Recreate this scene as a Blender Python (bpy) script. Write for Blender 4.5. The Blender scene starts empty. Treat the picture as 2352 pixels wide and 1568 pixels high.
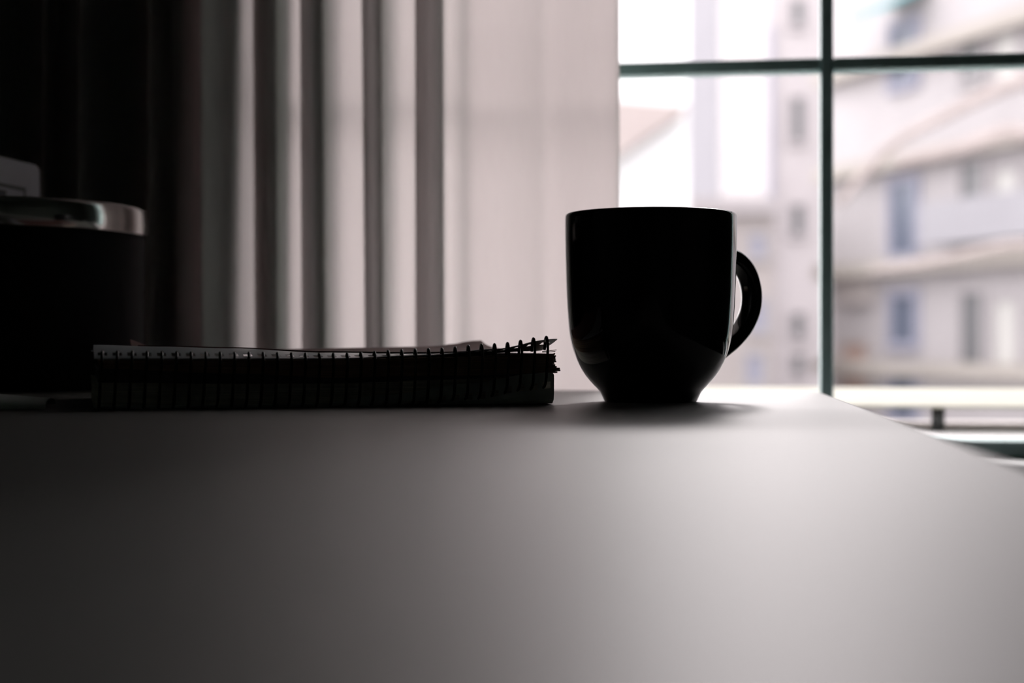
import bpy, bmesh, math, random
from mathutils import Vector, Matrix

random.seed(7)
S = bpy.context.scene
COL = S.collection
R = math.radians

# ------------------------------------------------------------------ camera, sky, sun, exposure
DESK_Z = 0.74
EYE = Vector((0.0, 0.0, DESK_Z + 0.0299))
cam_d = bpy.data.cameras.new('camera')
cam_d.sensor_width = 23.5
cam_d.lens = 34.97
cam_d.clip_start = 0.01
cam_d.clip_end = 500
cam_d.dof.use_dof = True
cam_d.dof.focus_distance = 0.732
cam_d.dof.aperture_fstop = 3.6
cam = bpy.data.objects.new('camera', cam_d)
cam.location = EYE
cam.rotation_euler = (R(90), 0, 0)
COL.objects.link(cam)
S.camera = cam

world = bpy.data.worlds.new('overcast_sky')
S.world = world
world.use_nodes = True
bg = world.node_tree.nodes['Background']
bg.inputs['Color'].default_value = (1.0, 0.958, 0.960, 1)
bg.inputs['Strength'].default_value = 5.5

sun_d = bpy.data.lights.new('sun', 'SUN')
sun_d.energy = 0.5
sun_d.angle = R(8)                  # hazy, low sun beyond the roofs opposite
sun_d.color = (1.0, 0.93, 0.925)
sun = bpy.data.objects.new('sun', sun_d)
sun.rotation_euler = Vector((-math.sin(R(10)) * math.cos(R(25)), -math.cos(R(10)) * math.cos(R(25)), -math.sin(R(25)))).to_track_quat('-Z', 'Y').to_euler()
sun.location = (3, 20, 9)
COL.objects.link(sun)

S.view_settings.view_transform = 'Standard'
S.view_settings.look = 'None'
S.view_settings.gamma = 1
S.view_settings.exposure = 0.0
S.view_settings.use_curve_mapping = False
try:
    S.cycles.use_denoising = True
    S.cycles.max_bounces = 14
    S.cycles.diffuse_bounces = 6
    S.cycles.transparent_max_bounces = 16
    S.cycles.sample_clamp_indirect = 6
except Exception:
    pass

FPX = 3500.0
def ray(px, py):                      # direction (per metre of depth) of a point of the photograph
    return Vector(((px - 1176) / FPX, 1.0, (784 - py) / FPX))
def at(px, py, D):
    return EYE + ray(px, py) * D

# ------------------------------------------------------------------ materials
def nodes_of(m):
    m.use_nodes = True
    return m.node_tree.nodes, m.node_tree.links

def mat(name, col, rough=0.6, metal=0.0, var=0.06, scale=40.0, bump=0.0, coat=0.0, spec=0.5, stretch=None, ior=1.5):
    m = bpy.data.materials.new(name)
    N, L = nodes_of(m)
    p = N['Principled BSDF']
    p.inputs['Roughness'].default_value = rough
    p.inputs['Metallic'].default_value = metal
    p.inputs['Specular IOR Level'].default_value = spec
    p.inputs['IOR'].default_value = ior
    p.inputs['Coat Weight'].default_value = coat
    tc = N.new('ShaderNodeTexCoord')
    src = tc.outputs['Object']
    if stretch:
        mp = N.new('ShaderNodeMapping')
        mp.inputs['Scale'].default_value = stretch
        L.new(src, mp.inputs['Vector'])
        src = mp.outputs['Vector']
    nz = N.new('ShaderNodeTexNoise')
    nz.inputs['Scale'].default_value = scale
    nz.inputs['Detail'].default_value = 4
    L.new(src, nz.inputs['Vector'])
    rp = N.new('ShaderNodeValToRGB')
    lo = tuple(max(0, c * (1 - var)) for c in col) + (1,)
    hi = tuple(min(1, c * (1 + var)) for c in col) + (1,)
    rp.color_ramp.elements[0].position = 0.3
    rp.color_ramp.elements[1].position = 0.7
    rp.color_ramp.elements[0].color = lo
    rp.color_ramp.elements[1].color = hi
    L.new(nz.outputs['Fac'], rp.inputs['Fac'])
    L.new(rp.outputs['Color'], p.inputs['Base Color'])
    if bump:
        b = N.new('ShaderNodeBump')
        b.inputs['Strength'].default_value = bump
        b.inputs['Distance'].default_value = 0.001
        L.new(nz.outputs['Fac'], b.inputs['Height'])
        L.new(b.outputs['Normal'], p.inputs['Normal'])
    return m

def cloth_mat(name, refl, trans, mix):
    m = bpy.data.materials.new(name)
    N, L = nodes_of(m)
    N.remove(N['Principled BSDF'])
    out = N['Material Output']
    d = N.new('ShaderNodeBsdfDiffuse'); t = N.new('ShaderNodeBsdfTranslucent'); mx = N.new('ShaderNodeMixShader')
    d.inputs['Color'].default_value = refl + (1,)
    tc = N.new('ShaderNodeTexCoord'); mp = N.new('ShaderNodeMapping'); nz = N.new('ShaderNodeTexNoise')
    mp.inputs['Scale'].default_value = (900, 900, 60)
    nz.inputs['Scale'].default_value = 1.0
    L.new(tc.outputs['Object'], mp.inputs['Vector']); L.new(mp.outputs['Vector'], nz.inputs['Vector'])
    rp = N.new('ShaderNodeValToRGB')
    rp.color_ramp.elements[0].color = tuple(c * 0.94 for c in trans) + (1,)
    rp.color_ramp.elements[1].color = tuple(min(1, c * 1.05) for c in trans) + (1,)
    L.new(nz.outputs['Fac'], rp.inputs['Fac']); L.new(rp.outputs['Color'], t.inputs['Color'])
    mx.inputs['Fac'].default_value = mix
    L.new(d.outputs[0], mx.inputs[1]); L.new(t.outputs[0], mx.inputs[2]); L.new(mx.outputs[0], out.inputs['Surface'])
    return m

def glass_mat(name):
    m = bpy.data.materials.new(name)
    N, L = nodes_of(m)
    N.remove(N['Principled BSDF'])
    out = N['Material Output']
    t = N.new('ShaderNodeBsdfTransparent'); g = N.new('ShaderNodeBsdfGlossy'); f = N.new('ShaderNodeFresnel'); mx = N.new('ShaderNodeMixShader')
    t.inputs['Color'].default_value = (0.965, 0.97, 0.975, 1)
    g.inputs['Roughness'].default_value = 0.0
    f.inputs['IOR'].default_value = 1.3
    L.new(f.outputs[0], mx.inputs[0]); L.new(t.outputs[0], mx.inputs[1]); L.new(g.outputs[0], mx.inputs[2]); L.new(mx.outputs[0], out.inputs['Surface'])
    return m

M = {
    'desk': mat('desk_laminate', (0.165, 0.168, 0.158), rough=0.45, var=0.02, scale=25, spec=0.85, ior=1.5),
    'desk_edge': mat('desk_edge', (0.40, 0.39, 0.38), rough=0.5, var=0.02),
    'leg': mat('desk_leg_metal', (0.08, 0.08, 0.08), rough=0.4, metal=0.6),
    'mug': mat('black_glaze', (0.003, 0.004, 0.006), rough=0.07, var=0.1, scale=8, spec=0.35),
    'curtain': cloth_mat('curtain_cloth', (0.40, 0.47, 0.44), (0.67, 0.583, 0.578), 0.59),
    'wall': mat('wall_paint', (0.34, 0.395, 0.34), rough=0.9, var=0.03, scale=6),
    'ceiling': mat('ceiling_paint', (0.38, 0.435, 0.38), rough=0.9, var=0.02, scale=5),
    'floor': mat('floor_boards', (0.085, 0.075, 0.06), rough=0.6, var=0.25, scale=6, stretch=(12, 1, 1)),
    'frame': mat('window_paint', (0.42, 0.58, 0.58), rough=0.5, var=0.08, scale=60),
    'sill': mat('sill_paint', (0.55, 0.54, 0.53), rough=0.5, var=0.03),
    'glass': glass_mat('pane_glass'),
    'cream': mat('cream_paint', (0.50, 0.475, 0.405), rough=0.7, var=0.03, scale=30),
    'ledge': mat('ledge_render', (0.80, 0.76, 0.77), rough=0.85, var=0.05, scale=20),
    'cover': mat('notebook_cover_card', (0.50, 0.535, 0.56), rough=0.28, var=0.03, scale=60),
    'back': mat('notebook_back_card', (0.80, 0.82, 0.76), rough=0.6, var=0.05, scale=90),
    'pages': mat('page_edges_light', (0.72, 0.69, 0.60), rough=0.85, var=0.35, scale=1.0, stretch=(25, 25, 2600)),
    'brownpages': mat('page_edges_brown', (0.34, 0.24, 0.17), rough=0.9, var=0.5, scale=1.0, stretch=(25, 25, 2600)),
    'divider': mat('divider_card', (0.10, 0.09, 0.11), rough=0.6, var=0.2, scale=60),
    'wire': mat('coil_wire', (0.012, 0.012, 0.013), rough=0.22, var=0.1, spec=0.7),
    'kraft': mat('brown_card', (0.17, 0.085, 0.075), rough=0.7, var=0.12, scale=80),
    'tin': mat('tin_black_paint', (0.006, 0.006, 0.006), rough=0.6, var=0.15, scale=60, spec=0.12),
    'steel': mat('brushed_lid_steel', (0.62, 0.60, 0.58), rough=0.13, metal=1.0, var=0.10, scale=1.0, stretch=(6, 6, 60)),
    'plastic': mat('white_plastic', (0.80, 0.86, 0.94), rough=0.4, var=0.02),
    'greyplastic': mat('grey_plastic', (0.16, 0.19, 0.21), rough=0.5, var=0.04),
    'tissue': mat('white_paper', (0.62, 0.66, 0.64), rough=0.9, var=0.06, scale=50),
}
M['desk'].node_tree.nodes['Principled BSDF'].inputs['Specular Tint'].default_value = (1.0, 0.945, 0.94, 1)
def ext(name, col, var=0.05, scale=0.5, rough=0.85):
    return mat(name, tuple(c * 0.98 for c in col), rough=rough, var=var, scale=scale)
M['f_wall'] = ext('facade_render', (0.32, 0.30, 0.31))
M['f_beige'] = ext('facade_stone_beige', (0.29, 0.265, 0.245), 0.08)
M['f_pink'] = ext('facade_pink', (0.32, 0.295, 0.305))
M['f_white'] = ext('facade_white', (0.52, 0.52, 0.53), 0.02)
M['f_lav'] = ext('facade_lavender', (0.27, 0.262, 0.285), 0.03)
M['f_tan'] = ext('facade_tan', (0.31, 0.28, 0.275), 0.06)
M['f_roof'] = ext('roof_terracotta', (0.24, 0.205, 0.20), 0.06)
M['blue'] = mat('window_blue_glass', (0.08, 0.095, 0.135), rough=0.5, var=0.1, scale=0.8)
M['greyw'] = mat('window_grey_glass', (0.10, 0.10, 0.107), rough=0.5, var=0.1, scale=0.8)
M['bluetrim'] = ext('blue_grey_frame', (0.24, 0.24, 0.30))
M['teal'] = ext('teal_canvas', (0.075, 0.21, 0.23))
M['bark'] = ext('pale_bark', (0.20, 0.17, 0.165), 0.12, 6)
M['street'] = ext('asphalt', (0.16, 0.155, 0.155), 0.1, 0.8)

# ------------------------------------------------------------------ mesh helpers
def link(name, me, m=None, parent=None, smooth=False):
    o = bpy.data.objects.new(name, me)
    COL.objects.link(o)
    if m is not None:
        me.materials.append(m)
    if smooth:
        for p in me.polygons:
            p.use_smooth = True
    if parent is not None:
        o.parent = parent
    return o

def from_bm(name, bm, m=None, parent=None, smooth=False):
    bmesh.ops.recalc_face_normals(bm, faces=bm.faces)
    me = bpy.data.meshes.new(name)
    bm.to_mesh(me); bm.free()
    return link(name, me, m, parent, smooth)

def tag(o, label=None, cat=None, group=None, kind=None):
    if label: o['label'] = label
    if cat: o['category'] = cat
    if group: o['group'] = group
    if kind: o['kind'] = kind
    return o

def empty(name, loc=(0, 0, 0), rz=0.0):
    o = bpy.data.objects.new(name, None)
    COL.objects.link(o)
    o.empty_display_size = 0.02
    o.location = loc
    o.rotation_euler = (0, 0, rz)
    return o

def add_box(bm, x0, x1, y0, y1, z0, z1, T=None):
    c = [(x, y, z) for x in (x0, x1) for y in (y0, y1) for z in (z0, z1)]
    v = [bm.verts.new(T(*p) if T else p) for p in c]
    for f in ((0, 1, 3, 2), (4, 6, 7, 5), (0, 4, 5, 1), (2, 3, 7, 6), (0, 2, 6, 4), (1, 5, 7, 3)):
        bm.faces.new([v[i] for i in f])
    return v

def box(name, x0, x1, y0, y1, z0, z1, m, parent=None, T=None, bevel=0.0, seg=2):
    bm = bmesh.new()
    add_box(bm, x0, x1, y0, y1, z0, z1, T)
    bmesh.ops.recalc_face_normals(bm, faces=bm.faces)
    if bevel:
        bmesh.ops.bevel(bm, geom=bm.edges[:], offset=bevel, segments=seg, profile=0.5, affect='EDGES')
    return from_bm(name, bm, m, parent, smooth=False)

def lathe(bm, prof, n=96, T=None, close_axis=True):
    rings = []
    for r, z in prof:
        if r < 1e-6:
            rings.append([bm.verts.new(T(0, 0, z) if T else (0, 0, z))])
        else:
            ring = []
            for k in range(n):
                a = 2 * math.pi * k / n
                p = (r * math.cos(a), r * math.sin(a), z)
                ring.append(bm.verts.new(T(*p) if T else p))
            rings.append(ring)
    for A, B in zip(rings, rings[1:]):
        for k in range(n):
            k2 = (k + 1) % n
            if len(A) == 1 and len(B) == 1: continue
            if len(A) == 1: bm.faces.new((A[0], B[k], B[k2]))
            elif len(B) == 1: bm.faces.new((A[k], A[k2], B[0]))
            else: bm.faces.new((A[k], A[k2], B[k2], B[k]))

def catmull(pts, sub=8, closed=False):
    pts = [Vector(p) for p in pts]
    n = len(pts); out = []
    segs = n if closed else n - 1
    for i in range(segs):
        p0 = pts[(i - 1) % n] if (closed or i > 0) else pts[0] * 2 - pts[1]
        p1 = pts[i]; p2 = pts[(i + 1) % n]
        p3 = pts[(i + 2) % n] if (closed or i + 2 < n) else pts[-1] * 2 - pts[-2]
        for k in range(sub):
            t = k / sub
            out.append(0.5 * ((2 * p1) + (p2 - p0) * t + (2 * p0 - 5 * p1 + 4 * p2 - p3) * t * t + (3 * p1 - p0 - 3 * p2 + p3) * t ** 3))
    if not closed: out.append(pts[-1])
    return out

def tube(bm, pts, rad, n=8, closed=False, cap=True):
    pts = [Vector(p) for p in pts]
    N = len(pts); rings = []
    for i in range(N):
        if closed: t = (pts[(i + 1) % N] - pts[i - 1]).normalized()
        else: t = (pts[min(i + 1, N - 1)] - pts[max(i - 1, 0)]).normalized()
        a = Vector((0, 0, 1)) if abs(t.z) < 0.9 else Vector((1, 0, 0))
        if i == 0: u = t.cross(a).normalized()
        else:
            u = (u - t * u.dot(t)).normalized()
        w = t.cross(u)
        r = rad(i / max(1, N - 1)) if callable(rad) else rad
        rings.append([bm.verts.new(pts[i] + (u * math.cos(2 * math.pi * k / n) + w * math.sin(2 * math.pi * k / n)) * r) for k in range(n)])
    cnt = N if closed else N - 1
    for i in range(cnt):
        A, B = rings[i], rings[(i + 1) % N]
        for k in range(n):
            bm.faces.new((A[k], A[(k + 1) % n], B[(k + 1) % n], B[k]))
    if cap and not closed:
        bm.faces.new(rings[0]); bm.faces.new(rings[-1])

def grid(bm, nu, nv, fn, hole=None):
    V = [[bm.verts.new(fn(i, j)) for j in range(nv)] for i in range(nu)]
    for i in range(nu - 1):
        for j in range(nv - 1):
            if hole and hole(i, j): continue
            bm.faces.new((V[i][j], V[i + 1][j], V[i + 1][j + 1], V[i][j + 1]))

def solidify(o, th, offset=0.0):
    md = o.modifiers.new('thickness', 'SOLIDIFY')
    md.thickness = th; md.offset = offset
    return o

# ------------------------------------------------------------------ the room (turned 8.3 degrees, glass plane at n = 0)
A = R(8.3)
W0 = Vector((0.2228, 1.080, 0))
UX = Vector((math.cos(A), -math.sin(A), 0))
NX = Vector((math.sin(A), math.cos(A), 0))
def Lw(u, n, z):
    return W0 + UX * u + NX * n + Vector((0, 0, z))

U_L, U_R, N_B, CEIL = -0.95, 1.9, -3.6, 2.5
OP_L, OP_R, OP_B, OP_T = -0.398, 0.235, EYE.z - 0.0785, 1.36  # unseen right edge drawn inward to narrow the light on the desk
WI, WO = -0.025, 0.11

def struct(o):
    o['kind'] = 'structure'
    return o
struct(box('floor', U_L - .1, U_R + .1, N_B - .1, WO, -0.12, 0, M['floor'], T=Lw))
struct(box('ceiling', U_L - .1, U_R + .1, N_B - .1, WO, CEIL, CEIL + .12, M['ceiling'], T=Lw))
struct(box('wall_left', U_L - .1, U_L, N_B, WI, 0, CEIL, M['wall'], T=Lw))
struct(box('wall_right', U_R, U_R + .1, N_B, WI, 0, CEIL, M['wall'], T=Lw))
struct(box('wall_back', U_L - .1, U_R + .1, N_B - .1, N_B, 0, CEIL, M['wall'], T=Lw))
bm = bmesh.new()
add_box(bm, U_L - .1, OP_L, WI, WO, 0, CEIL, Lw)
add_box(bm, OP_R, U_R + .1, WI, WO, 0, CEIL, Lw)
add_box(bm, OP_L, OP_R, WI, WO, 0, OP_B - 0.002, Lw)
add_box(bm, OP_L, OP_R, WI, WO, OP_T, CEIL, Lw)
struct(from_bm('wall_front', bm, M['wall']))
struct(box('trim_1', OP_L - .03, OP_R + .03, WI - 0.055, -0.012, OP_B - 0.022, OP_B - 0.002, M['sill'], T=Lw, bevel=0.004))
struct(box('leak_block_casing', OP_L - .07, OP_L - .002, WI - .022, WI, OP_B, OP_T + .07, M['sill'], T=Lw, bevel=.003))  # hidden casing strip, added to stop light leaking behind the curtain
struct(box('baseboard_left', U_L, U_L + .015, N_B, WI, 0, .08, M['sill'], T=Lw))
struct(box('baseboard_front', U_L + .015, U_R, WI - .015, WI, 0, .08, M['sill'], T=Lw))

# window: outer frame, thin glazing bars, one pane per opening
win = struct(empty('window_1', Lw(0.0, 0, OP_B)))
win.rotation_euler = (0, 0, -A)
def Tw(x, y, z):
    return (x, y, z - OP_B)
FB = 0.0095
bm = bmesh.new()
add_box(bm, OP_L, OP_L + .03, -.012, .03, OP_B - .002, OP_T, Tw)
add_box(bm, OP_R - .03, OP_R, -.012, .03, OP_B - .002, OP_T, Tw)
add_box(bm, OP_L + .03, OP_R - .03, -.012, .03, OP_T - .03, OP_T, Tw)
from_bm('window_frame', bm, M['frame'], win)
box('bottom_rail', OP_L + .03, OP_R - .03, -.012, .03, OP_B - .002, OP_B + FB, M['frame'], win, T=Tw, bevel=.0015)
MB = 0.0045
v_at = [-0.19, 0.0]
hz0 = EYE.z + 0.1955
h_at = [hz0 + 0.262 * k for k in range(2)]
for u in v_at:
    box('glazing_bar', u - MB, u + MB, -.008, .012, OP_B + FB, OP_T - .03, M['frame'], win, T=Tw, bevel=.0015)
us = [OP_L + .03] + v_at + [OP_R - .03]
for z in h_at:
    for a_, b_ in zip(us, us[1:]):
        lo = a_ if a_ == us[0] else a_ + MB
        hi = b_ if b_ == us[-1] else b_ - MB
        box('glazing_bar', lo, hi, -.007, .011, z - MB, z + MB, M['frame'], win, T=Tw, bevel=.0015)
zs = [OP_B + FB] + h_at + [OP_T - .03]
for a_, b_ in zip(us, us[1:]):
    for c_, d_ in zip(zs, zs[1:]):
        bm = bmesh.new()
        vs = [bm.verts.new(Tw(*p)) for p in ((a_, 0.002, c_), (b_, 0.002, c_), (b_, 0.002, d_), (a_, 0.002, d_))]
        bm.faces.new(vs)
        from_bm('pane', bm, M['glass'], win)

struct(box('sky_block_slab', -2.5, 2.5, WO, 1.0, 1.70, 1.84, M['ledge'], T=Lw))  # unseen slab overhead, added to cut off the high sky light
# outer ledge and the cream railing
struct(box('trim_2', OP_L - .1, OP_R + .1, 0.031, 0.34, EYE.z - .112, EYE.z - .0722, M['ledge'], T=Lw, bevel=.003))
rail = empty('window_guard_rail', Lw(0.0, .165, EYE.z - .0722))
rail.rotation_euler = (0, 0, -A)
tag(rail, 'cream painted guard rail on dark posts outside the window glass', 'railing')
def Tr(x, y, z):
    return (x, y - .165, z - EYE.z + .0722)
bm = bmesh.new()
tv = []
for u in (-.6, .6):
    tv.append([bm.verts.new(Tr(u, n, EYE.z + z)) for n, z in ((.155, -.0535), (.155, -.0518), (.158, -.0508), (.318, -.0418), (.324, -.0424), (.324, -.0545))])
for k in range(6):
    bm.faces.new((tv[0][k], tv[0][(k + 1) % 6], tv[1][(k + 1) % 6], tv[1][k]))
bm.faces.new(tv[0]); bm.faces.new(tv[1][::-1])
from_bm('top_rail', bm, M['cream'], rail)
for k in range(-5, 17):
    u = 0.098 + .078 * k
    if OP_L - .1 < u < OP_R + .1:
        bm = bmesh.new()
        tube(bm, [Tr(u, .165, EYE.z - .0722), Tr(u, .165, EYE.z - .0532)], .0055, 10)
        from_bm('post', bm, M['leg'], rail, True)

# ------------------------------------------------------------------ curtain: one cloth, flat at the window side, tight pleats towards the wall
C0 = Vector((0.0692, 1.000, 0))
def u_px(px, off):                    # where the line of sight meets the line `off` in front of the curtain line
    q = C0 - NX * off
    k = (px - 1176) / FPX
    # q + s*UX : x = k*y
    return (k * q.y - q.x) / (UX.x - k * UX.y)
key = [  # (px, off mm) at the lower part of the cloth
    (1418, 0), (1408, 3), (1370, 5), (1320, 2), (1262, -3), (1215, 1), (1160, 5), (1110, 3), (1082, -2), (1060, -16), (1036, -22),
    (1010, -14), (1017, 6), (1026, 22), (1016, 34), (992, 38), (966, 33), (956, 20), (964, 4), (962, -12), (944, -20), (912, -21), (886, -14),
    (868, 2), (875, 18), (866, 32), (848, 35), (835, 26), (836, 10), (846, -4), (838, -16), (815, -20), (784, -20), (757, -12),
    (742, 4), (752, 20), (744, 34), (722, 38), (702, 30), (698, 14), (708, 0), (704, -14), (686, -20), (662, -20), (642, -12),
    (630, 2), (634, 16), (626, 26), (606, 28), (588, 20), (580, 4), (586, -14), (578, -30), (556, -42), (520, -48), (490, -40), (466, -24), (452, -28), (440, -42),
    (405, -52), (370, -46), (346, -30), (330, -38), (300, -52), (250, -54), (205, -44), (180, -32), (160, -44), (125, -54), (104, -46), (96, -32), (70, -44),
    (30, -54), (-10, -44), (-40, -30), (-70, -46), (-120, -52), (-180, -44), (-230, -30)]
pts = [(u_px(px, off / 1000), off / 1000) for px, off in key]
path = catmull([(u, o, 0) for u, o in pts], 5)
NZ = 26
Z0, Z1 = 0.012, 2.42
bm = bmesh.new()
def cfn(i, j):
    t = j / (NZ - 1)
    z = Z0 + (Z1 - Z0) * t
    u, o = path[i].x, path[i].y
    w = (z - EYE.z) / 0.25
    amp = 1.0 + 0.16 * max(-1.5, min(2, w)) if i > 55 else 1.0
    sway = 0.0016 * math.sin(2.3 * z + i * .05)
    o2 = -0.02 + (o + 0.02) * amp
    p = C0 + UX * (u + sway) - NX * o2
    return Vector((p.x, p.y, z))
grid(bm, len(path), NZ, cfn)
cur = from_bm('curtain', bm, M['curtain'], smooth=True)
tag(cur, 'pale pleated curtain hanging beside the window behind the notebook', 'curtain')

# ------------------------------------------------------------------ desk
DA = R(6.4)
DO = Vector((0.1862, 0.9228, 0))      # far right corner before rounding
desk = empty('desk', DO)
desk.rotation_euler = (0, 0, -DA)
tag(desk, 'pale grey desk with rounded corner standing against the window', 'desk')
DW, DL, TH, CR = 0.70, 1.15, 0.026, 0.028
bm = bmesh.new()
loop = []
for cx, cy, a0 in ((-CR, -CR, 0), (-DW + CR, -CR, 90), (-DW + CR, -DL + CR, 180), (-CR, -DL + CR, 270)):
    for k in range(13):
        a = R(a0 + 90 * k / 12)
        loop.append((cx + CR * math.cos(a), cy + CR * math.sin(a)))
prof = [(0.0035, 0), (0.0012, 0.0004), (0.0003, 0.0012), (0, 0.0035), (0, TH - .002), (.002, TH)]
cxm, cym = -DW / 2, -DL / 2
rings = []
for ins, dz in prof:
    rg = []
    for k, (x, y) in enumerate(loop):
        pv, nx = Vector(loop[k - 1]), Vector(loop[(k + 1) % len(loop)])
        t = (nx - pv).normalized(); nrm = Vector((t.y, -t.x))
        rg.append(bm.verts.new((x - nrm.x * ins, y - nrm.y * ins, DESK_Z - dz)))
    rings.append(rg)
bm.faces.new(rings[0])
for a_, b_ in zip(rings, rings[1:]):
    for k in range(len(loop)):
        k2 = (k + 1) % len(loop)
        bm.faces.new((a_[k], a_[k2], b_[k2], b_[k]))
bm.faces.new(rings[-1][::-1])
from_bm('desktop', bm, M['desk'], desk)
for x in (-.05, -DW + .05):
    for y in (-.06, -DL + .06):
        box('leg', x - .02, x + .02, y - .02, y + .02, 0, DESK_Z - TH, M['leg'], desk, bevel=.003)
for ya in (-.07, -DL + .05):
    box('apron', -DW + .07, -.07, ya, ya + .02, DESK_Z - TH - .05, DESK_Z - TH, M['leg'], desk)

# ------------------------------------------------------------------ mug
mug = empty('mug', (0.0690, 0.759, DESK_Z))
tag(mug, 'glossy black ceramic mug standing on the desk beside the spiral notebook', 'mug')
outer = [(0.0, 0.0012), (0.020, 0.0012), (0.0212, 0.0), (0.0226, 0.0), (0.0231, 0.0006), (0.0238, 0.0022), (0.0254, 0.0052), (0.0282, 0.0082),
         (0.0317, 0.0122), (0.0347, 0.0167), (0.0373, 0.0222), (0.0394, 0.0288), (0.0407, 0.0366), (0.0418, 0.0522), (0.0424, 0.0722),
         (0.0426, 0.085), (0.0426, 0.0918), (0.0423, 0.0929), (0.0416, 0.0934), (0.0408, 0.0931), (0.0403, 0.0922)]
inner = [(0.0402, 0.085), (0.0396, 0.06), (0.0382, 0.037), (0.0345, 0.022), (0.027, 0.011), (0.017, 0.0065), (0.0, 0.0055)]
sm = [(p.x, p.y) for p in catmull([(r, z, 0) for r, z in outer[5:17]], 4)]
bm = bmesh.new()
lathe(bm, outer[:5] + sm + outer[17:] + inner, 128)
from_bm('mug_body', bm, M['mug'], mug, True)
bm = bmesh.new()
HP = catmull([(0.0395, 0.0715, 0), (0.0475, 0.0742, 0), (0.0565, 0.0728, 0), (0.0645, 0.0668, 0), (0.0688, 0.0570, 0), (0.0682, 0.0465, 0), (0.0625, 0.0370, 0), (0.0540, 0.0300, 0), (0.0450, 0.0250, 0), (0.0365, 0.0210, 0)], 6)
ph = R(35)
ca, sa = math.cos(ph), math.sin(ph)
rings = []
for i, p in enumerate(HP):
    t = (HP[min(i + 1, len(HP) - 1)] - HP[max(i - 1, 0)]).normalized()
    nr = Vector((t.y, -t.x, 0))
    f = i / (len(HP) - 1)
    hw = 0.0062 + 0.0020 * abs(2 * f - 1) ** 2
    ht = 0.0036 + 0.0014 * abs(2 * f - 1) ** 2
    rg = []
    for k in range(20):
        a = 2 * math.pi * k / 20
        c, s_ = math.cos(a), math.sin(a)
        e = 0.75
        x = hw * math.copysign(abs(c) ** e, c); y = ht * math.copysign(abs(s_) ** e, s_)
        q = p + nr * y
        r, z = q.x, q.y
        rg.append(bm.verts.new((r * ca - x * sa, r * sa + x * ca, z)))
    rings.append(rg)
for a_, b_ in zip(rings, rings[1:]):
    for k in range(20):
        bm.faces.new((a_[k], a_[(k + 1) % 20], b_[(k + 1) % 20], b_[k]))
bm.faces.new(rings[0]); bm.faces.new(rings[-1])
from_bm('handle', bm, M['mug'], mug, True)

# ------------------------------------------------------------------ spiral notebook
NB_A = R(15.9)
nb = empty('spiral_notebook', (-0.1830, 0.667, DESK_Z))
nb.rotation_euler = (0, 0, NB_A)
tag(nb, 'worn thick spiral-bound notebook with curled pale cover lying left of the mug', 'notebook')
L_, DEP, PITCH, NR = 0.2105, 0.146, 0.00635, 33
def lerp(x, tab):
    if x <= tab[0][0]: return tab[0][1]
    for (a, va), (b, vb) in zip(tab, tab[1:]):
        if x <= b:
            t = (x - a) / (b - a)
            t = t * t * (3 - 2 * t)
            return va + (vb - va) * t
    return tab[-1][1]
mm = 0.001
def z_low(s): return mm * lerp(s / mm, [(0, 11.8), (60, 11.0), (105, 10.8), (160, 12.2), (210, 14.2)])
def z_div(s): return mm * lerp(s / mm, [(0, 18.0), (60, 15.5), (105, 13.4), (160, 13.9), (210, 14.9)])
def z_up(s):  return mm * lerp(s / mm, [(0, 21.6), (60, 21.4), (105, 21.6), (160, 22.6), (210, 24.2)])
def cov_f(s): return mm * lerp(s / mm, [(0, 22.4), (50, 22.2), (105, 22.2), (150, 23.6), (180, 26.2), (210, 31.0)])
def cov_b(s): return mm * lerp(s / mm, [(0, 28.2), (30, 27.4), (60, 26.6), (105, 24.5), (150, 23.8), (180, 24.2), (210, 25.4)])

def slab(bm, zlo, zhi, s0, s1, w0, w1, ns=30):
    P = []
    for i in range(ns + 1):
        s = s0 + (s1 - s0) * i / ns
        a, b = zlo(s), zhi(s)
        P.append([bm.verts.new(q) for q in ((s, w0, a), (s, w0, b), (s, w1, b), (s, w1, a))])
    for A_, B_ in zip(P, P[1:]):
        for k in range(4):
            bm.faces.new((A_[k], A_[(k + 1) % 4], B_[(k + 1) % 4], B_[k]))
    bm.faces.new(P[0]); bm.faces.new(P[-1])

def sheaf(name, zlo, zhi, n, m, s0, s1, rag, rag_l=0.0003, w_j=0.0004, w_0=0.0):
    bm = bmesh.new()
    for k in range(n):
        a, b = k / n, (k + 0.93) / n
        e = rag(k / (n - 1))
        slab(bm, lambda s: zlo(s) + (zhi(s) - zlo(s)) * a, lambda s: zlo(s) + (zhi(s) - zlo(s)) * b,
             s0 + random.uniform(0, rag_l), s1 + e, w_0 + random.uniform(0, w_j), DEP, 24)
    return from_bm(name, bm, m, nb)

sheaf('lower_page_block', lambda s: 0.0010, z_low, 12, M['pages'], 0.0, L_ + .0002, lambda f: random.uniform(-.0004, .0002), w_0=.0022)
sheaf('divider_block', z_low, z_div, 6, M['divider'], 0.001, L_ - .006, lambda f: random.uniform(-.002, .001), .002)
ragtab = [(0, 3.6), (.1, 4.8), (.2, 4.4), (.3, 3.0), (.42, 2.0), (.5, 1.8), (.6, 2.8), (.85, 2.8), (1, 1.6)]
sheaf('upper_page_block', z_div, z_up, 11, M['brownpages'], 0.003, L_ - .001, lambda f: mm * (lerp(f, ragtab) + random.uniform(-.5, .4)), .002, .0006)
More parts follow.
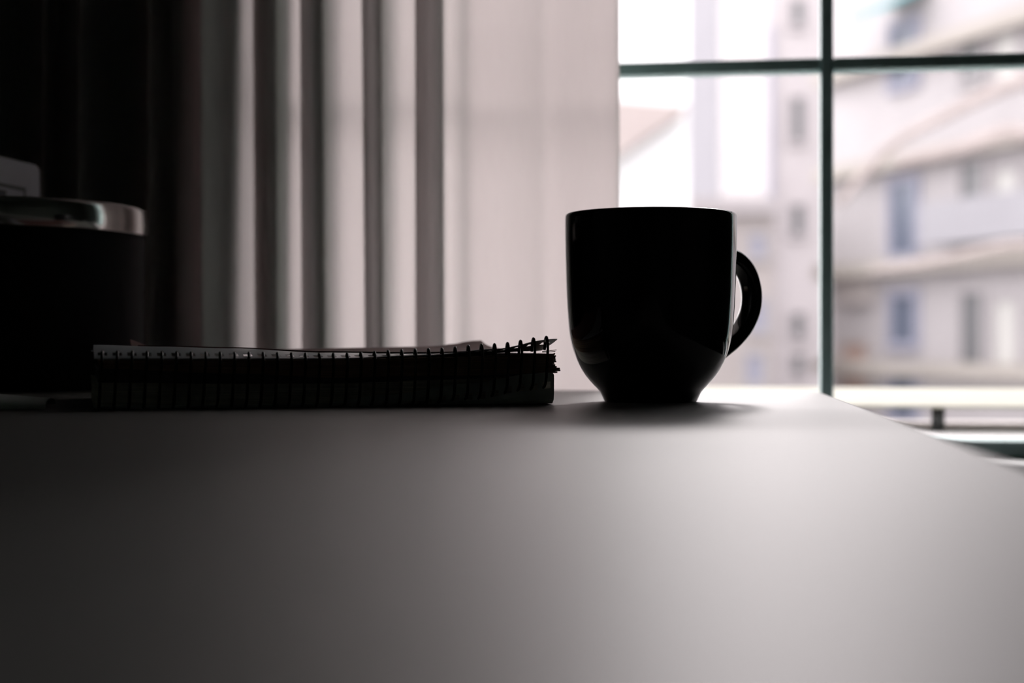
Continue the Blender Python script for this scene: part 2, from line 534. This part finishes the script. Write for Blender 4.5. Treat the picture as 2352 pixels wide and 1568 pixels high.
# rough torn fibres at the right end
bm = bmesh.new()
for k in range(9):
    z = z_div(L_) + (z_up(L_) - z_div(L_)) * random.uniform(.25, .97)
    s = L_ + random.uniform(-.001, .0012)
    w = random.uniform(.0, .006)
    tube(bm, catmull([(s - .003, w, z), (s, w, z + random.uniform(-.0006, .0008)), (s + random.uniform(.001, .0026), w + .001, z + random.uniform(-.0008, .0012))], 3),
         lambda t: .0007 * (1 - .4 * t), 5)
for dz, ln in ((0.0010, .0028), (0.0017, .0034)):
    tube(bm, catmull([(L_ - .005, .001, z_up(L_) + dz * .6), (L_ - .001, .001, z_up(L_) + dz * .8), (L_ + ln - .001, .002, z_up(L_) + dz)], 3), .00018, 5)
from_bm('torn_paper_edge', bm, M['brownpages'], nb)

# covers with punched holes
HW, SOL = 0.0040, PITCH - 0.0040
S_FIRST = 0.0036
cols = [0.0]
for i in range(NR):
    c = S_FIRST + PITCH * i
    cols += [c - HW / 2, c, c + HW / 2]
cols.append(L_)
def is_hole_col(i):
    if i == 0 or i >= len(cols) - 2: return False
    return (i - 1) % 3 != 2
rows = [-.003, -.0018, .0004, .0028, .0056, .0074, .010, .014, .019, .025, .035, .06, .09, .12, DEP]
bm = bmesh.new()
def cover_z(s, w):
    f, b = cov_f(s), cov_b(s)
    t = max(0, min(1, (w + .003) / .026))
    k = 1 - (1 - t) ** 1.6
    z = f + (b - f) * k
    if w > .025:
        back = mm * lerp(s / mm, [(0, 25.0), (105, 23.6), (210, 24.8)])
        z = z + (back - z) * min(1, (w - .025) / .05)
    return z
def cov_fn(i, j):
    s, w = cols[i], rows[j]
    x = s
    if s > .2: x += mm * 1.2 * (s - .2) / .01 * max(0, 1 - (w + .003) / .012)
    return Vector((x, w, cover_z(s, w)))
grid(bm, len(cols), len(rows), cov_fn, lambda i, j: is_hole_col(i) and j in (2, 3))
o = from_bm('front_cover', bm, M['cover'], nb)
solidify(o, .00035)
o['label'] = 'pale punched cover sheet lifting at its right corner'

bm = bmesh.new()
def curl(s): return mm * lerp(s / mm, [(0, 0.6), (95, 1.0), (130, 5.0), (170, 10.0), (200, 14.3), (210, 15.2)])
brow = [0, 1.5, 3.0, 4.6, 6.2, 7.8, 10, 13, 16, 20, 30, 60, 100, 150]
def back_fn(i, j):
    s = cols[i]; h = curl(s); v = brow[j] * mm
    top = h
    fl = max(.0012, min(.004, h * .5))         # bend radius
    straight = max(0.0, top - fl)
    if v < straight: w, z = -.0016, .0004 + top - v
    else:
        a = (v - straight) / fl
        if a < math.pi / 2: w, z = -.0016 + fl * (1 - math.cos(a)), .0004 + fl * (1 - math.sin(a))
        else: w, z = -.0016 + fl + (v - straight - fl * math.pi / 2), .0004
    x = s
    if i >= len(cols) - 2:                      # rounded corners
        if j == 0: z -= .0006; x -= .0006
    return Vector((x, min(w, DEP), z))
grid(bm, len(cols), len(brow), back_fn, lambda i, j: is_hole_col(i) and j in (3, 4))
o = from_bm('back_cover', bm, M['back'], nb)
solidify(o, .0005)
o['label'] = 'pale back cover bending up over the page edges at the right end'

# wire coil: one ring per hole
def top_z(s): return mm * lerp(s / mm, [(0, 25.6), (60, 25.0), (105, 24.4), (150, 26.4), (180, 28.6), (210, 32.2)])
for i in range(NR):
    s = S_FIRST + PITCH * i
    zt = top_z(s)
    zb = .0004 + max(.0006, curl(s) - .0072)
    lean = .0013
    hole_z = cover_z(s, .0030)
    s -= .0009
    P = [(s - lean * .5, .0030, zb + .0002), (s - lean * .5, -.0020, zb - .0001), (s - lean * .35, -.0050, zb + .0030), (s, -.0056, (zb + zt) / 2), (s + lean * .45, -.0048, zt - .0045),
         (s + lean * .6, -.0026, zt - .0006), (s + lean * .75, -.0004, zt - .0003), (s + lean * .95, .0018, hole_z + .0003), (s + lean * 1.05, .0030, hole_z - .003)]
    bm = bmesh.new()
    tube(bm, catmull(P, 4), .00068, 8)
    from_bm('coil_ring', bm, M['wire'], nb, True)

# the notebook's loose brown cover sheet, its far corners curled up
bm = bmesh.new()
def card(i, j):
    s = .020 + .1925 * i / 40
    w = .030 + .112 * j / 14
    sm_ = s / mm
    z = cover_z(max(0, s), w) + .0007
    f = (j / 14) ** 6
    lift = lerp(sm_, [(20, 5.2), (24, 3.6), (31, 1.2), (60, .9), (150, 1.6), (185, 1.6), (194, 2.6), (208, 4.6), (213, 4.8)])
    return Vector((s, w, z + lift * mm * f))
grid(bm, 41, 15, card)
card_o = from_bm('loose_cover_sheet', bm, M['kraft'], nb)
solidify(card_o, .0005)
card_o['label'] = 'brown card cover sheet with upturned far corners'

# ------------------------------------------------------------------ tin with a steel lid
TC = Vector((-0.3285, 0.967, DESK_Z))
tin = empty('storage_tin', TC)
tag(tin, 'large round black tin with a steel lid at the left edge of the desk', 'tin')
TR = 0.0930
bm = bmesh.new()
lathe(bm, [(0, .0005), (TR - .004, .0005), (TR - .002, 0), (TR, .002), (TR, .09), (TR, .1085), (TR - .003, .110), (0, .110)], 128)
from_bm('tin_body', bm, M['tin'], tin, True)
bm = bmesh.new()
LR = TR + .0023
lathe(bm, [(TR + .0004, .0975), (LR - .0004, .0970), (LR, .0976), (LR, .1120), (LR - .0006, .1134), (LR - .002, .1142), (LR - .004, .1142), (LR - .006, .1132), (LR - .02, .1126), (0, .1126), ], 128)
lid = from_bm('lid', bm, M['steel'], tin, True)
lid['label'] = 'brushed steel lid'

# white plastic case standing on the lid
e1 = Vector((-0.3032, 0.980))
dirn = Vector((-0.154, -1.0)).normalized()
case = empty('plastic_case', (e1.x, e1.y, DESK_Z + .1128))
case.rotation_euler = (0, 0, math.atan2(dirn.y, dirn.x))
tag(case, 'small white plastic case with rounded corner standing on the steel lid', 'case')
CL, CT, CH = .085, .030, .0300
bm = bmesh.new()
lp = []
for cx, cz, a0 in ((.006, CH - .006, 180), (CL - .006, CH - .006, 90)):
    for k in range(9):
        a = R(a0 - 90 * k / 8)
        lp.append((cx + .006 * math.cos(a), cz + .006 * math.sin(a)))
lp += [(CL, 0), (0, 0)]
fa = [bm.verts.new((x, 0, z)) for x, z in lp]
fb = [bm.verts.new((x, -CT, z)) for x, z in lp]
bm.faces.new(fa); bm.faces.new(fb[::-1])
for k in range(len(lp)):
    k2 = (k + 1) % len(lp)
    bm.faces.new((fa[k], fb[k], fb[k2], fa[k2]))
bmesh.ops.recalc_face_normals(bm, faces=bm.faces)
bmesh.ops.bevel(bm, geom=[e for e in bm.edges if len(set(v.co.y for v in e.verts)) == 1], offset=.0008, segments=2, profile=.5, affect='EDGES')
from_bm('case_body', bm, M['plastic'], case)
bm = bmesh.new()
add_box(bm, .0215, .078, 0, .0005, .0115, .0135)
add_box(bm, .0215, .0230, 0, .0005, .002, .0115)
add_box(bm, .0765, .078, 0, .0005, .002, .0115)
from_bm('label_border', bm, M['greyplastic'], case)
box('label_panel', .047, .074, 0, .0006, .003, .0095, M['greyplastic'], case)

# folded white paper on the desk in front of the tin
bm = bmesh.new()
def pap(i, j):
    t, v = i / 24, j / 10
    x = -.135 + .135 * t
    y = -.028 + .056 * v
    h = .0004 + .0078 * math.sin(math.pi * min(1, max(0, v * .92 + .06))) ** .6 * (1 - .35 * t ** 3) * (0.86 + .14 * math.sin(9 * t + 3 * v))
    if j in (0, 10): h = .0005
    return Vector((x, y + .004 * math.sin(5 * t), h))
grid(bm, 25, 11, pap)
pp = from_bm('folded_paper', bm, M['tissue'], smooth=True)
pp.location = (-.2085, .690, DESK_Z)
pp.rotation_euler = (0, 0, R(12))
solidify(pp, .0004, 1)
tag(pp, 'crumpled white paper lying on the desk in front of the black tin', 'paper')

# ------------------------------------------------------------------ outside: street with buildings
GZ = -9.0
struct(box('street', -60, 90, 3.5, 190, GZ - .2, GZ, M['street']))

def building(name, label, pl, pr, depth, z0, z1, m):
    """pl, pr: plan points of the facade's left and right ends as seen from the room"""
    pl, pr = Vector(pl + (0,)), Vector(pr + (0,))
    ux = (pr - pl).normalized()
    b = empty(name, (pl.x, pl.y, z0), math.atan2(ux.y, ux.x))
    W = (pr - pl).length
    box('wall', 0, W, 0, depth, 0, z1 - z0, m, b)
    tag(b, label, 'building')
    b['W'] = W
    inv = Matrix.Rotation(-math.atan2(ux.y, ux.x), 3, 'Z')
    def loc(px, py):                             # facade point seen at a place of the photograph
        n = Vector((-ux.y, ux.x, 0))
        d = ray(px, py)
        t = (pl - EYE).dot(n) / d.dot(n)
        q = inv @ (EYE + d * t - Vector((pl.x, pl.y, z0)))
        return q.x, q.z
    return b, loc

def window(b, x0, x1, z0, z1, pane_m, frame_m, fr=.14, proud=.12):
    bm = bmesh.new()
    add_box(bm, x0 - fr, x0, -proud, .05, z0 - fr, z1 + fr)
    add_box(bm, x1, x1 + fr, -proud, .05, z0 - fr, z1 + fr)
    add_box(bm, x0, x1, -proud, .05, z1, z1 + fr)
    add_box(bm, x0 - .05, x1 + .05, -proud * 1.6, .05, z0 - fr, z0)
    f = from_bm('window', bm, frame_m, b)
    bm = bmesh.new()
    add_box(bm, x0, x1, -.03, .02, z0, z1)
    from_bm('pane', bm, pane_m, f)

# long pale facade on the right, running away to the left
b, loc = building('apartment_building', 'pale rendered apartment block with blue windows filling the right panes', (10.29, 49.4), (19.0, 23.5), 12, GZ, 18.0, M['f_wall'])
W = b['W']
for py_ in (836, 572, 300, 28):
    x, z = loc(2352, py_)
    box('cornice', -.1, W + .2, -.55, .05, z - .42, z, M['f_beige'], b)
for py0, py1 in ((420, 585), (680, 785), (845, 960), (60, 200), (-260, -120)):
    x0, z0 = loc(2052, py1); x1, _ = loc(2106, py1); _, z1 = loc(2080, py0)
    window(b, x0, x1, z0, z1, M['blue'], M['bluetrim'], .22)
for py0, py1 in ((672, 860), (372, 470), (70, 190), (-300, -120)):
    x0, z0 = loc(2212, py1); x1, _ = loc(2262, py1); _, z1 = loc(2240, py0)
    window(b, x0, x1, z0, z1, M['greyw'], M['f_wall'], .16)
for py0, py1 in ((690, 860), (390, 480), (80, 190)):
    x0, z0 = loc(2290, py1); x1, _ = loc(2340, py1); _, z1 = loc(2315, py0)
    window(b, x0, x1, z0, z1, ext('window_pale_glass', (.42, .41, .40)) if 'pale' not in M else M['pale'], M['f_wall'], .12)
for py0, py1 in ((790, 900),):
    x0, z0 = loc(1940, py1); x1, _ = loc(1996, py1); _, z1 = loc(1970, py0)
    window(b, x0, x1, z0, z1, ext('brown_shutter', (.36, .26, .23)), M['f_tan'], .15)
x0, z0 = loc(2180, 560); x1, _ = loc(2352, 560)
box('balcony_parapet', x0, x0 + 6, -1.0, .05, z0 - .1, z0 + 1.1, M['f_lav'], b)
x0, z0 = loc(1935, 700); x1, z1 = loc(2010, 620)
box('sign_board', x0, x1, -.2, .05, z0, z1, M['f_tan'], b)
# teal awning
x0, z0 = loc(2050, 50); x1, z1 = loc(2140, -40)
bm = bmesh.new()
P = [(x0, -1.5, z0), (x1, -1.5, z0), (x1, 0, z1), (x0, 0, z1)]
va = [bm.verts.new(p) for p in P]; vb = [bm.verts.new((p[0], p[1], p[2] - .12)) for p in P]
bm.faces.new(va); bm.faces.new(vb[::-1])
for k in range(4): bm.faces.new((va[k], va[(k + 1) % 4], vb[(k + 1) % 4], vb[k]))
o = from_bm('awning', bm, M['teal'], b); o['label'] = 'teal canvas awning'

def facing(name, label, pxl, pxr, D, pytop, depth, m):
    return building(name, label, ((pxl - 1176) / FPX * D, D), ((pxr - 1176) / FPX * D, D), depth, GZ, EYE.z + (784 - pytop) / FPX * D, m)

b, loc = facing('narrow_house', 'pinkish narrow house with slit windows left of the glazing bar', 1762, 1935, 64, -560, 14, M['f_pink'])
for py0, py1 in ((225, 325), (470, 540), (720, 775), (815, 860), (0, 60), (-200, -110)):
    x0, z0 = loc(1818, py1); x1, _ = loc(1846, py1); _, z1 = loc(1830, py0)
    window(b, x0, x1, z0, z1, M['greyw'], M['f_pink'], .15)
x0, z0 = loc(1764, 60); x1, z1 = loc(1772, 880)
box('downpipe', x0, x1, -.25, 0, 0, z0, M['bluetrim'], b)

b, loc = facing('white_tower', 'bright white tower block behind the mug rim', 1655, 1758, 92, -580, 10, M['f_white'])
for py0, py1 in ((440, 500), (180, 230)):
    x0, z0 = loc(1690, py1); x1, _ = loc(1720, py1); _, z1 = loc(1700, py0)
    window(b, x0, x1, z0, z1, M['f_lav'], M['f_white'], .2)
b, loc = facing('lavender_tower', 'pale lavender tower between the white house and white tower', 1578, 1652, 84, -560, 10, M['f_lav'])
b, loc = facing('tan_house', 'low tan house behind the mug handle', 1560, 1778, 46, 455, 8, M['f_tan'])
x0, z0 = loc(1560, 470); x1, _ = loc(1778, 470)
box('cornice', x0, x1, -.4, .02, z0 - .3, z0 + .2, M['f_pink'], b)
for (a_, c_), (py0, py1) in (((1725, 1755), (540, 590)), ((1725, 1758), (690, 760)), ((1715, 1750), (815, 880)), ((1600, 1640), (560, 640))):
    x0, z0 = loc(a_, py1); x1, _ = loc(c_, py1); _, z1 = loc(a_, py0)
    window(b, x0, x1, z0, z1, M['bluetrim'], M['f_wall'], .15)

b, loc = facing('white_house', 'white house with a terracotta eave just right of the curtain edge', 1230, 1580, 34, -540, 8, M['f_white'])
x0, z0 = loc(1405, 375); x1, z1 = loc(1566, 268)
bm = bmesh.new()
T_ = 1.25
P = [(x0 - 1.2, z0 - .8), (x1, z1), (x1, z1 + .1), (x0 + .2, z0 + T_), (x0 - 1.2, z0 + T_)]
va = [bm.verts.new((p[0], -1.0, p[1])) for p in P]; vb = [bm.verts.new((p[0], .02, p[1])) for p in P]
bm.faces.new(va); bm.faces.new(vb[::-1])
for k in range(5): bm.faces.new((va[k], va[(k + 1) % 5], vb[(k + 1) % 5], vb[k]))
o = from_bm('eave', bm, M['f_roof'], b); o['label'] = 'terracotta eave'

# bare street tree with pale branches reaching across the right panes
def branch(bm, P, r0, r1):
    tube(bm, catmull(P, 5), lambda t: r0 + (r1 - r0) * t, 8)
tr0 = at(2560, 784, 18)
tree = empty('bare_tree', (tr0.x, tr0.y, GZ))
tag(tree, 'bare street tree whose pale branches cross the right window panes', 'tree')
bm = bmesh.new()
def rel(px, py, D):
    q = at(px, py, D); return (q.x - tr0.x, q.y - tr0.y, q.z - GZ)
branch(bm, [(0, 0, 0), (.05, 0, 4), (0, .05, 8), rel(2540, 560, 18), rel(2520, 300, 18)], .26, .14)
from_bm('trunk', bm, M['bark'], tree, True)
for P, r0, r1 in (([(2525, 420, 18), (2352, 305, 18), (2200, 342, 18), (2060, 372, 18)], .12, .07),
                  ([(2530, 170, 18), (2352, 185, 18), (2180, 260, 18.2), (2040, 340, 18.3), (1925, 470, 18.5)], .10, .05),
                  ([(2530, 600, 18), (2352, 560, 18), (2150, 598, 18), (2000, 622, 18)], .07, .04),
                  ):
    bm = bmesh.new()
    branch(bm, [rel(*p) for p in P], r0, r1)
    from_bm('branch', bm, M['bark'], tree, True)
